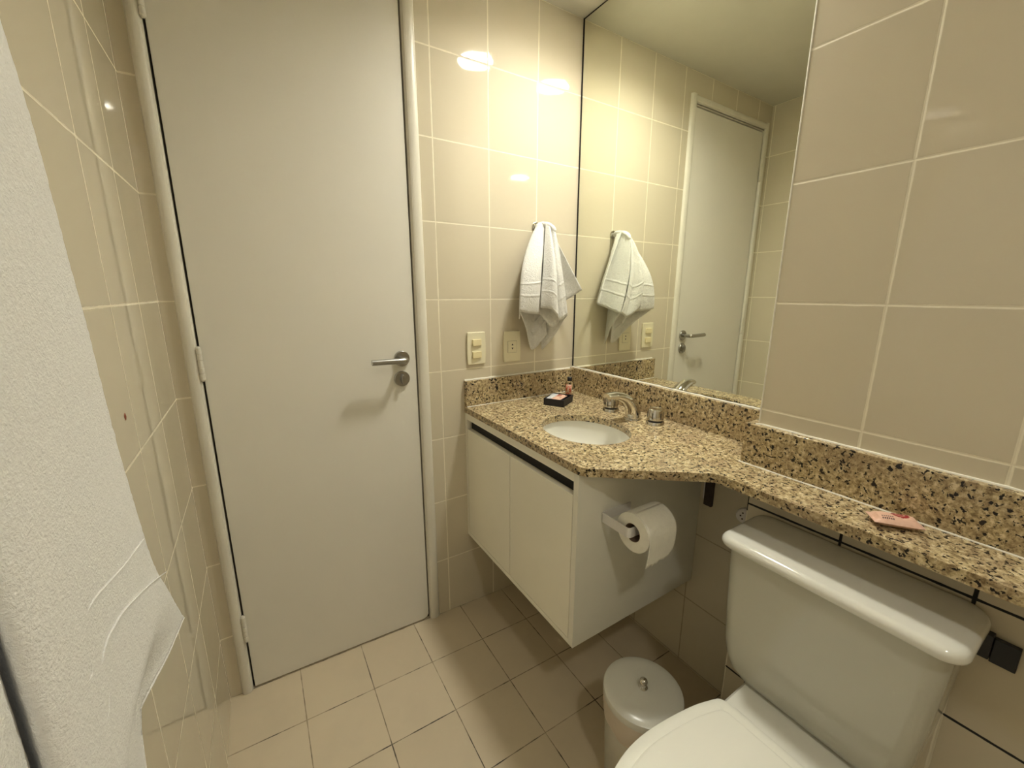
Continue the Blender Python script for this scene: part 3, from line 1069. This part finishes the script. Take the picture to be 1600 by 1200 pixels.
# ================================================================== HAND TOWEL AND HOOK
hk = thing('towel_hook', 'small chrome hook on the tiled wall holding the hand towel', 'hook', (-0.208, 0, 1.487))
bm = bmesh.new()
lathe(bm, (-0.208, -0.0003, 1.480), (0, -1, 0), [(0, 0.017), (0.004, 0.017), (0.006, 0.014), (0.006, 0.0)], 28)
link('wall_disc', bm, M_chrome, hk, smooth=True)
bm = bmesh.new()
sweep(bm, spline([(-0.208, -0.004, 1.480), (-0.206, -0.04, 1.473), (-0.203, -0.075, 1.458), (-0.202, -0.088, 1.455), (-0.201, -0.095, 1.462)], 16), [0.004] * 17, 10)
link('hook_arm', bm, M_chrome, hk, smooth=True)

tw_bm = bmesh.new()
tw_uv = tw_bm.loops.layers.uv.new('UVMap')
def sheet(cols, nu=40, nv=34, bulge=0.004, seed=0.0, fold=0.0, nf=0.0):
    """cols: list of (top, mid or None, hem). Smoothly interpolated across and down."""
    tops = spline([c[0] for c in cols], nu)
    hems = spline([c[2] for c in cols], nu)
    mids = spline([(c[1] if c[1] is not None else tuple(Vector(c[0]).lerp(Vector(c[2]), 0.5))) for c in cols], nu)
    g = []
    for i in range(nu + 1):
        T, Mi, Hm = tops[i], mids[i], hems[i]
        L = (T - Hm).length
        col = []
        for j in range(nv + 1):
            t = j / nv
            p = T * (1 - t) ** 2 + (Mi * 2 - (T + Hm) * 0.5) * 2 * t * (1 - t) + Hm * t * t
            w_ = math.sin(PI * min(1, t * 1.1)) if t < 0.9 else 0.3
            n_ = mnoise.noise_vector(Vector((i / nu * 5 + seed, t * 2.2, seed * 3)))
            p = p + n_ * bulge * min(1, t * 3)
            col.append((tw_bm.verts.new(p), (i / nu, L * (1 - t))))
        g.append(col)
    for i in range(nu):
        for j in range(nv):
            q = (g[i][j], g[i][j + 1], g[i + 1][j + 1], g[i + 1][j])
            f = tw_bm.faces.new([v[0] for v in q])
            for lp, v in zip(f.loops, q):
                lp[tw_uv].uv = v[1]
R0 = (-0.2075, -0.012, 1.487)
R0b = (-0.206, -0.040, 1.489)
R1 = (-0.204, -0.060, 1.486)
R1b = (-0.202, -0.085, 1.479)
R2 = (-0.198, -0.104, 1.463)
# camera-side panel, then the rolled tube of cloth at its outer edge
sheet([
    ((-0.2095, -0.012, 1.484), (-0.285, -0.040, 1.335), (-0.318, -0.060, 1.140)),
    ((-0.2130, -0.018, 1.486), (-0.306, -0.066, 1.335), (-0.342, -0.098, 1.156)),
    ((-0.2145, -0.030, 1.488), (-0.324, -0.098, 1.335), (-0.357, -0.121, 1.172)),
    ((-0.2140, -0.038, 1.489), (-0.300, -0.122, 1.335), (-0.322, -0.126, 1.166)),
    ((-0.2120, -0.045, 1.489), (-0.268, -0.122, 1.335), (-0.282, -0.118, 1.160)),
    ((-0.2080, -0.058, 1.487), (-0.236, -0.088, 1.335), (-0.240, -0.088, 1.155)),
    ((-0.2050, -0.062, 1.486), (-0.214, -0.080, 1.335), (-0.196, -0.098, 1.113)),
    ((-0.2030, -0.072, 1.485), (-0.205, -0.112, 1.335), (-0.180, -0.118, 1.130)),
    ((-0.2050, -0.082, 1.483), (-0.220, -0.142, 1.335), (-0.202, -0.140, 1.152)),
    ((-0.2080, -0.080, 1.483), (-0.240, -0.148, 1.335), (-0.240, -0.146, 1.180)),
    ((-0.2110, -0.070, 1.485), (-0.252, -0.112, 1.335), (-0.264, -0.118, 1.183)),
], nu=88, seed=0.3, bulge=0.005)
# broad rear sheet: hem runs from the low tip near the wall out to the left corner
sheet([
    ((-0.2140, -0.030, 1.486), (-0.318, -0.092, 1.335), (-0.353, -0.117, 1.171)),
    ((-0.2120, -0.028, 1.485), (-0.286, -0.070, 1.300), (-0.306, -0.078, 1.120)),
    ((-0.2100, -0.024, 1.484), (-0.262, -0.046, 1.280), (-0.264, -0.040, 1.062)),
    ((-0.2080, -0.020, 1.483), (-0.240, -0.028, 1.260), (-0.236, -0.018, 1.022)),
    ((-0.2060, -0.018, 1.483), (-0.222, -0.022, 1.255), (-0.218, -0.014, 1.018)),
    ((-0.2050, -0.026, 1.483), (-0.212, -0.034, 1.260), (-0.200, -0.028, 1.042)),
    ((-0.2040, -0.036, 1.483), (-0.204, -0.052, 1.270), (-0.182, -0.050, 1.078)),
], nu=48, seed=3.1, bulge=0.004)
# low right sheet rising to the outer corner
sheet([
    ((-0.2060, -0.018, 1.482), (-0.196, -0.014, 1.280), (-0.178, -0.012, 1.013)),
    ((-0.2050, -0.030, 1.483), (-0.196, -0.034, 1.285), (-0.166, -0.036, 1.040)),
    ((-0.2030, -0.050, 1.483), (-0.192, -0.066, 1.300), (-0.150, -0.074, 1.090)),
    ((-0.2010, -0.075, 1.479), (-0.186, -0.105, 1.320), (-0.146, -0.110, 1.135)),
    (R2, (-0.184, -0.130, 1.322), (-0.148, -0.128, 1.155)),
], nu=44, seed=1.7, bulge=0.003)
# outer shoulder between the tube and the right corner
sheet([
    ((-0.203, -0.085, 1.482), (-0.208, -0.100, 1.335), (-0.196, -0.098, 1.128)),
    ((-0.201, -0.098, 1.474), (-0.204, -0.130, 1.330), (-0.176, -0.128, 1.138)),
    (R2, (-0.186, -0.133, 1.325), (-0.149, -0.129, 1.155)),
], nu=20, seed=4.4, bulge=0.003)
# panel on the mirror side with a small corner flicked towards the mirror
sheet([
    (R2, (-0.182, -0.130, 1.322), (-0.146, -0.129, 1.154)),
    ((-0.1970, -0.088, 1.476), (-0.168, -0.098, 1.335), (-0.128, -0.095, 1.166)),
    ((-0.1980, -0.060, 1.482), (-0.160, -0.060, 1.340), (-0.120, -0.056, 1.180)),
    ((-0.2000, -0.036, 1.484), (-0.155, -0.036, 1.345), (-0.108, -0.030, 1.192)),
    ((-0.1990, -0.040, 1.485), (-0.140, -0.052, 1.365), (-0.080, -0.062, 1.220)),
    ((-0.1970, -0.062, 1.485), (-0.128, -0.080, 1.372), (-0.056, -0.102, 1.247)),
], nu=48, seed=5.9, bulge=0.003)
# gathered top bunched over the hook
capc = [R0, R0b, R1, R1b, R2]
cpts = spline([(-0.2085, -0.010, 1.478), (-0.207, -0.022, 1.482), (-0.205, -0.05, 1.482), (-0.203, -0.078, 1.475), (-0.200, -0.097, 1.464), (-0.198, -0.107, 1.452)], 22)
rr = [0.003 + 0.0068 * math.sin(PI * min(1, (i + 2) / 24)) ** 0.5 for i in range(23)]
tb = bmesh.new()
sweep(tb, cpts, rr, 16)
for v in tb.verts:
    v.co += mnoise.noise_vector(v.co * 55) * 0.003
me = bpy.data.meshes.new('t'); tb.to_mesh(me); tb.free(); tw_bm.from_mesh(me)
tw = link('hand_towel', tw_bm, M_terry, None, smooth=True)
sm = tw.modifiers.new('s', 'SOLIDIFY'); sm.thickness = 0.0032; sm.offset = 0
tag(tw, 'white terry hand towel hanging in folds from the wall hook beside the mirror', 'towel')

# ================================================================== BATH TOWEL (LEFT)
bt_bm = bmesh.new()
NU, NV = 190, 170
edge_pts = spline([(-1.306, -0.835, 1.72), (-1.306, -0.800, 1.60), (-1.305, -0.780, 1.446), (-1.304, -0.758, 1.346), (-1.303, -0.745, 1.2085),
                   (-1.302, -0.735, 1.10), (-1.3015, -0.700, 0.91), (-1.301, -0.655, 0.82), (-1.300, -0.604, 0.737)], 400)
def edge_at(z):
    return min(edge_pts, key=lambda p: abs(p.z - z))
def sm01(t):
    t = min(1, max(0, t))
    return t * t * (3 - 2 * t)
def towel_plan(z):
    # plan of the hanging cloth at height z: flat panel, turned-back fold, second fold
    e = edge_at(max(z, 0.737))
    lo = sm01((0.84 - z) / 0.10)
    up = sm01((z - 1.32) / 0.33)
    pts = [(e.x, e.y), (-1.3005 - 0.012 * lo, e.y + 0.18 * (-0.93 - e.y)), (-1.300 - 0.034 * lo, e.y + 0.40 * (-0.93 - e.y)), (-1.300 - 0.034 * lo, e.y + 0.51 * (-0.93 - e.y)),
           (-1.2995 - 0.026 * lo, e.y + 0.75 * (-0.93 - e.y)), (-1.298, -0.930), (-1.2985, -0.972), (-1.304, -0.989), (-1.312, -0.978), (-1.325, -0.953),
           (-1.3340, -0.943), (-1.3350, -0.958), (-1.325, -0.974), (-1.313, -1.000), (-1.302, -1.06), (-1.296, -1.25), (-1.300, -1.50)]
    if up > 0:
        n = len(pts)
        flat = [((e.x if i < 7 else -1.322) + 0.002 * math.sin(i * 1.3), e.y - (0.75) * (i / (n - 1)) ** 1.1) for i in range(n)]
        pts = [(a[0] * (1 - up) + c[0] * up, a[1] * (1 - up) + c[1] * up) for a, c in zip(pts, flat)]
    return pts
SHARE = [0, 0.10, 0.19, 0.23, 0.32, 0.41, 0.47, 0.51, 0.55, 0.60, 0.63, 0.67, 0.71, 0.76, 0.83, 0.91, 1.0]
HEM = [0.737, 0.727, 0.716, 0.60, 0.50, 0.48, 0.47, 0.47, 0.47, 0.47, 0.47, 0.46, 0.46, 0.46, 0.46, 0.46, 0.46]
def along(vals, q):
    for i in range(len(SHARE) - 1):
        if q <= SHARE[i + 1] + 1e-9:
            return i, (q - SHARE[i]) / (SHARE[i + 1] - SHARE[i])
    return len(SHARE) - 2, 1.0
def plan_point(pts, q):
    i, t = along(None, q)
    n = len(pts)
    P_ = [Vector((p[0], p[1], 0)) for p in pts]
    p0 = P_[i - 1] if i > 0 else P_[0] * 2 - P_[1]
    p3 = P_[i + 2] if i + 2 < n else P_[-1] * 2 - P_[-2]
    return cat(p0, P_[i], P_[i + 1], p3, t)
g = []
for i in range(NU + 1):
    q = (i / NU)
    k, t_ = along(None, q)
    zb = HEM[k] * (1 - t_) + HEM[k + 1] * t_
    col = []
    for j in range(NV + 1):
        z = 1.72 + (zb - 1.72) * j / NV
        p = plan_point(towel_plan(z), q)
        x = p.x + 0.0022 * mnoise.noise(Vector((p.y * 9, z * 6, 2.0))) + mnoise.noise(Vector((p.y * 150, z * 150, 7))) * 0.0007
        x = max(x, XL + 0.0085)
        y = p.y + 0.0009 * mnoise.noise(Vector((z * 260, q * 90, 0)))
        col.append(bt_bm.verts.new((x, y, z)))
    g.append(col)
for i in range(NU):
    for j in range(NV):
        bt_bm.faces.new((g[i][j], g[i][j + 1], g[i + 1][j + 1], g[i + 1][j]))
hem_line = [Vector(g[i][NV].co) for i in range(0, int(NU * 0.26), 2)]
bt_o = link('bath_towel', bt_bm, M_bath, None, smooth=True)
sm = bt_o.modifiers.new('s', 'SOLIDIFY'); sm.thickness = 0.005; sm.offset = 0
tag(bt_o, 'large white terry bath towel hanging on the left tiled wall', 'towel')
bm = bmesh.new()
sweep(bm, hem_line, [0.0034] * len(hem_line), 8)
link('stitched_hem', bm, M_bath, bt_o, smooth=True)
for L in ([(-0.718, 0.938), (-0.806, 0.955), (-0.88, 0.973), (-0.909, 0.976), (-0.919, 0.973)], [(-0.650, 0.848), (-0.727, 0.881), (-0.824, 0.917), (-0.87, 0.927), (-0.894, 0.927), (-0.906, 0.921)],
          [(-0.924, 0.942), (-0.928, 0.931), (-0.942, 0.934), (-0.962, 0.942)], [(-0.907, 0.890), (-0.918, 0.881), (-0.933, 0.881)]):
    P3 = spline([(-1.2972 if y < -0.75 else -1.2979, y, z) for y, z in L], 40)
    bm = bmesh.new()
    sweep(bm, P3, [0.0002 + 0.0010 * math.sin(PI * (k + 1) / 42) ** 0.4 for k in range(41)], 8)
    link('woven_ridge', bm, M_bath, bt_o, smooth=True)
# the rail it hangs from, above the view
rl = thing('towel_rail', 'chrome towel rail on the left wall holding the bath towel', 'towel rail', (XL, -1.15, 1.73))
bm = bmesh.new()
sweep(bm, [(-1.305, -0.82, 1.728), (-1.305, -1.60, 1.728)], [0.007, 0.007], 14)
link('bar', bm, M_chrome, rl, smooth=False)
for yy in (-0.815, -1.605):
    bm = bmesh.new()
    lathe(bm, (XL + 0.0003, yy, 1.728), (1, 0, 0), [(0, 0.018), (0.005, 0.018), (0.006, 0.008), (0.05, 0.008)], 20)
    link('bracket', bm, M_chrome, rl, smooth=False)

# ================================================================== TOILET
TYC = -1.080
toi = thing('toilet', 'white close-coupled toilet with closed lid under the granite ledge', 'toilet', (-0.45, TYC, floor_z(-0.45)))
# tank body: rounded lower corners, slight taper
def rrect_ring(bm, x0, x1, y0, y1, z, r, seg=8):
    pts = round_poly([(x0, y0), (x1, y0), (x1, y1), (x0, y1)], r, seg)
    return [bm.verts.new((x, y, z)) for x, y in pts]
def loft(bm, rings, cap=True):
    for r0, r1 in zip(rings, rings[1:]):
        n = len(r0)
        for k in range(n):
            bm.faces.new((r0[k], r0[(k + 1) % n], r1[(k + 1) % n], r1[k]))
    if cap:
        bm.faces.new(rings[0][::-1])
        bm.faces.new(rings[-1])
bm = bmesh.new()
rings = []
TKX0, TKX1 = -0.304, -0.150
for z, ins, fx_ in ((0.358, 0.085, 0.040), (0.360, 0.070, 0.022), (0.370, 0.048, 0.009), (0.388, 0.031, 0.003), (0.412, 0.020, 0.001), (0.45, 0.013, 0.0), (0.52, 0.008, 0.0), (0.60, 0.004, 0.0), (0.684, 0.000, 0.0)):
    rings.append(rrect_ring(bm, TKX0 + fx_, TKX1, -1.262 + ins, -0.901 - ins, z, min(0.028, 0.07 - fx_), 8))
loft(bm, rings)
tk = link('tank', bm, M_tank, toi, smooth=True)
# lid of the tank: thick slab with full round front edge
bm = bmesh.new()
rings = []
LX0, LX1, LY0, LY1 = -0.322, -0.1415, -1.277, -0.886
n = 8
for k in range(n + 1):
    a = -PI / 2 + PI * k / n
    z = 0.694 + 0.0125 * math.sin(a) * (1.0 if a < 0 else 1.15)
    ins = 0.013 * (1 - math.cos(a))
    rings.append(rrect_ring(bm, LX0 + ins, LX1 - ins * 0.2, LY0 + ins, LY1 - ins, z, 0.032 - ins * 0.4, 8))
rings.append(rrect_ring(bm, LX0 + 0.035, LX1 - 0.01, LY0 + 0.035, LY1 - 0.035, 0.7098, 0.02, 8))
loft(bm, rings)
link('tank_lid', bm, M_china, toi, smooth=True)
# bowl, pedestal and deck
def oval(cx, cy, rx_f, rx_b, ry, n=48, pw=2.3):
    out = []
    for k in range(n):
        a = 2 * PI * k / n
        c, s = math.cos(a), math.sin(a)
        sc = (abs(c) ** pw + abs(s) ** pw) ** (-1 / pw)
        out.append((cx + (rx_b if c > 0 else rx_f) * c * sc, cy + ry * s * sc))
    return out
BY = -1.095
bm = bmesh.new()
rings = []
fz = floor_z(-0.5)
for z, cx, rf, rb, ry in ((fz + 0.001, -0.50, 0.16, 0.20, 0.105), (0.03, -0.50, 0.155, 0.19, 0.098), (0.14, -0.50, 0.15, 0.17, 0.088), (0.24, -0.52, 0.19, 0.18, 0.110),
                          (0.31, -0.54, 0.235, 0.19, 0.140), (0.345, -0.55, 0.25, 0.20, 0.150), (0.3560, -0.55, 0.252, 0.20, 0.152)):
    rings.append([bm.verts.new((x, y, z)) for x, y in oval(cx, BY, rf, rb, ry)])
loft(bm, rings)
link('bowl', bm, M_china, toi, smooth=True)
bm = bmesh.new()
rings = [rrect_ring(bm, -0.43, -0.16, BY - 0.095, BY + 0.095, 0.25, 0.03), rrect_ring(bm, -0.44, -0.155, BY - 0.125, BY + 0.122, 0.33, 0.03), rrect_ring(bm, -0.44, -0.155, BY - 0.128, BY + 0.125, 0.352, 0.03),
         rrect_ring(bm, -0.435, -0.16, BY - 0.122, BY + 0.119, 0.3585, 0.03)]
loft(bm, rings)
link('rear_deck', bm, M_china, toi, smooth=True)
# seat ring and lid: D shape with straight back
def seat_outline(ins=0.0, n=40):
    half = [(-0.384, 0.000), (-0.386, 0.108), (-0.394, 0.1215), (-0.415, 0.130), (-0.46, 0.1425), (-0.53, 0.1535), (-0.60, 0.1585), (-0.66, 0.1520), (-0.72, 0.132), (-0.77, 0.099), (-0.805, 0.052), (-0.815, 0.0)]
    c = Vector((-0.58, 0))
    pts = []
    sp_ = [half[0], half[1]] + [(p.x, p.y) for p in spline([(x, y, 0) for x, y in half[1:]], n)][1:]
    up = [(x, BY + y) for x, y in sp_]
    dnn = [(x, BY - y) for x, y in sp_[1:-1]][::-1]
    allp = up + dnn
    if ins:
        allp = [(-0.60 + (x + 0.60) * (1 - ins / 0.215), BY + (y - BY) * (1 - ins / 0.158)) for x, y in allp]
    return allp
bm = bmesh.new()
rings = []
for z, ins in ((0.3592, 0.008), (0.362, 0.004), (0.368, 0.003), (0.371, 0.006)):
    rings.append([bm.verts.new((x, y, z)) for x, y in seat_outline(ins)])
loft(bm, rings)
link('seat_ring', bm, M_seat, toi, smooth=False)
bm = bmesh.new()
rings = []
for z, ins in ((0.3725, 0.004), (0.374, 0.0005), (0.380, 0.000), (0.3835, 0.0015), (0.3858, 0.006), (0.3866, 0.013), (0.3866, 0.0245), (0.3885, 0.0265), (0.3890, 0.030)):
    rings.append([bm.verts.new((x, y, z)) for x, y in seat_outline(ins)])
loft(bm, rings)
sl = link('seat_lid', bm, M_seat, toi, smooth=True)
for dy in (0.078, -0.078):
    bm = bmesh.new()
    lathe(bm, (-0.379, BY + dy - 0.018, 0.3655), (0, 1, 0), [(0, 0.0065), (0.001, 0.0075), (0.035, 0.0075), (0.036, 0.0065)], 16)
    link('lid_hinge', bm, M_seat, toi, smooth=True)

# stop valve and hose on the wall beside the tank
vv = thing('stop_valve', 'white round stop valve on the tiled wall beside the tank', 'valve', (0, -0.80, 0.64))
vy, vz = -0.818, 0.648
bm = bmesh.new()
lathe(bm, (-0.0003, vy, vz), (-1, 0, 0), [(0, 0.022), (0.004, 0.022), (0.006, 0.012), (0.075, 0.011), (0.078, 0.008)], 24)
link('valve_body', bm, M_white, vv, smooth=False)
ax_ = Vector((-0.90, -0.44, 0.10)).normalized()
bm = bmesh.new()
hc = Vector((-0.078, vy - 0.004, vz))
lathe(bm, hc, ax_, [(0, 0.010), (0.003, 0.0195), (0.014, 0.0205), (0.016, 0.0185), (0.0155, 0.0165), (0.0165, 0.0150), (0.0165, 0.0)], 28)
wh = link('hand_wheel', bm, M_white, vv, smooth=False)
bm = bmesh.new()
a_, u_, v_ = basis(ax_)
for k in range(6):
    c = hc + ax_ * 0.0166 + (u_ * math.cos(k * PI / 3) + v_ * math.sin(k * PI / 3)) * 0.0095
    lathe(bm, c, ax_, [(0, 0.0022), (0.0006, 0.0022)], 10)
link('wheel_dimple', bm, M_rust, vv)
bm = bmesh.new()
lathe(bm, (-0.058, vy - 0.002, vz), (0.05, -0.05, -1), [(0, 0.0105), (0.035, 0.0105), (0.036, 0.013), (0.05, 0.013)], 20)
link('outlet_nut', bm, M_white, vv, smooth=False)
bm = bmesh.new()
sweep(bm, spline([(-0.055, vy - 0.004, vz - 0.045), (-0.05, -0.828, 0.52), (-0.07, -0.838, 0.30), (-0.13, -0.880, 0.13), (-0.19, -0.930, 0.15), (-0.207, -0.943, 0.24), (-0.207, -0.945, 0.3570)], 40), [0.0065] * 41, 12)
link('supply_hose', bm, M_hose, vv, smooth=True, label='dark braided hose')

# black fitting on the boxed wall right of the tank lid
bf = thing('wall_fitting', 'small black fitting on the wall beside the toilet tank', 'fitting', (XP, -1.28, 0.63))
f1 = link('mount_plate', B(XP - 0.012, XP - 0.0005, -1.312, -1.282, 0.619, 0.664), M_black, bf)
bevel_mod(f1, 0.0015, 2)
f2 = link('mount_arm', B(XP - 0.018, XP - 0.0007, -1.2818, -1.248, 0.624, 0.670), M_black, bf)
bevel_mod(f2, 0.0015, 2)

# dark bracket under the worktop against the right wall
br = thing('shelf_bracket', 'dark rusty bracket under the worktop between cabinet and toilet', 'bracket', (0, -0.672, 0.64))
link('upright', B(-0.012, -0.0006, -0.687, -0.662, 0.585, 0.802), M_rust, br)
link('arm', B(-0.20, -0.0125, -0.685, -0.664, 0.787, 0.802), M_rust, br)
link('rear_strip', B(-0.006, -0.0006, -0.660, -0.6545, 0.60, 0.802), M_white, br, label='pale strip beside the bracket')

# ================================================================== WASTE BIN
bx, by = -0.425, -0.805
bz = floor_z(bx)
wb = thing('waste_bin', 'small round white pedal-free waste bin between cabinet and toilet', 'bin', (bx, by, bz))
wb['label'] = 'small round white waste bin with chrome knob between cabinet and toilet'
bm = bmesh.new()
lathe(bm, (bx, by, bz + 0.0006), (0, 0, 1), [(0, 0.078), (0.004, 0.081), (0.262, 0.0930), (0.268, 0.0945), (0.268, 0.090), (0.262, 0.088), (0.01, 0.076), (0.01, 0)], 56)
link('bin_body', bm, M_bin, wb, smooth=True)
bm = bmesh.new()
ringsL = []
for k, (d, r) in enumerate(((0.205, 0.0920), (0.215, 0.0938), (0.235, 0.0950), (0.255, 0.0962), (0.2685, 0.0968), (0.2690, 0.0920), (0.262, 0.0875))):
    rg = []
    for q in range(72):
        a = 2 * PI * q / 72
        dd = d + (0.010 * mnoise.noise(Vector((math.cos(a) * 2.2, math.sin(a) * 2.2, 1))) if k < 2 else 0)
        r2 = r + (0.0016 * mnoise.noise(Vector((math.cos(a) * 7, math.sin(a) * 7, k * 0.8))) if 0 < k < 4 else 0)
        rg.append(bm.verts.new((bx + r2 * math.cos(a), by + r2 * math.sin(a), bz + dd)))
    ringsL.append(rg)
loft(bm, ringsL, cap=False)
link('bin_liner', bm, M_liner, wb, smooth=True, label='thin pinkish bag folded over the rim')
bm = bmesh.new()
lathe(bm, (bx, by, bz + 0.2695), (0, 0, 1), [(0, 0.093), (0.0005, 0.0975), (0.012, 0.0978), (0.017, 0.0965), (0.020, 0.092), (0.0225, 0.074), (0.0245, 0.04), (0.025, 0.0)], 64)
link('bin_lid', bm, M_bin, wb, smooth=True)
bm = bmesh.new()
lathe(bm, (bx, by, bz + 0.294), (0, 0, 1), [(0, 0.011), (0.002, 0.0115), (0.004, 0.007), (0.010, 0.006), (0.013, 0.0085), (0.018, 0.0105), (0.023, 0.009), (0.0265, 0.005), (0.0275, 0.0)], 28)
link('lid_knob', bm, M_chrome, wb, smooth=True, label='chrome knob')

# ================================================================== SMALL MARK ON THE LEFT WALL
bm = bmesh.new()
c0 = bm.verts.new((XL + 0.0018, -0.470, 1.039))
rg = []
for k in range(14):
    a = 2 * PI * k / 14
    r = 0.0065 * (1 + 0.35 * mnoise.noise(Vector((math.cos(a) * 2, math.sin(a) * 2, 4))))
    rg.append(bm.verts.new((XL + 0.0003, -0.470 + r * 0.9 * math.cos(a), 1.039 + r * math.sin(a))))
for k in range(14):
    bm.faces.new((c0, rg[k], rg[(k + 1) % 14]))
bm.faces.new(rg[::-1])
o = link('wall_speck', bm, M_red, None, smooth=True)
tag(o, 'small reddish brown speck on the left tiled wall beside the bath towel', 'speck')
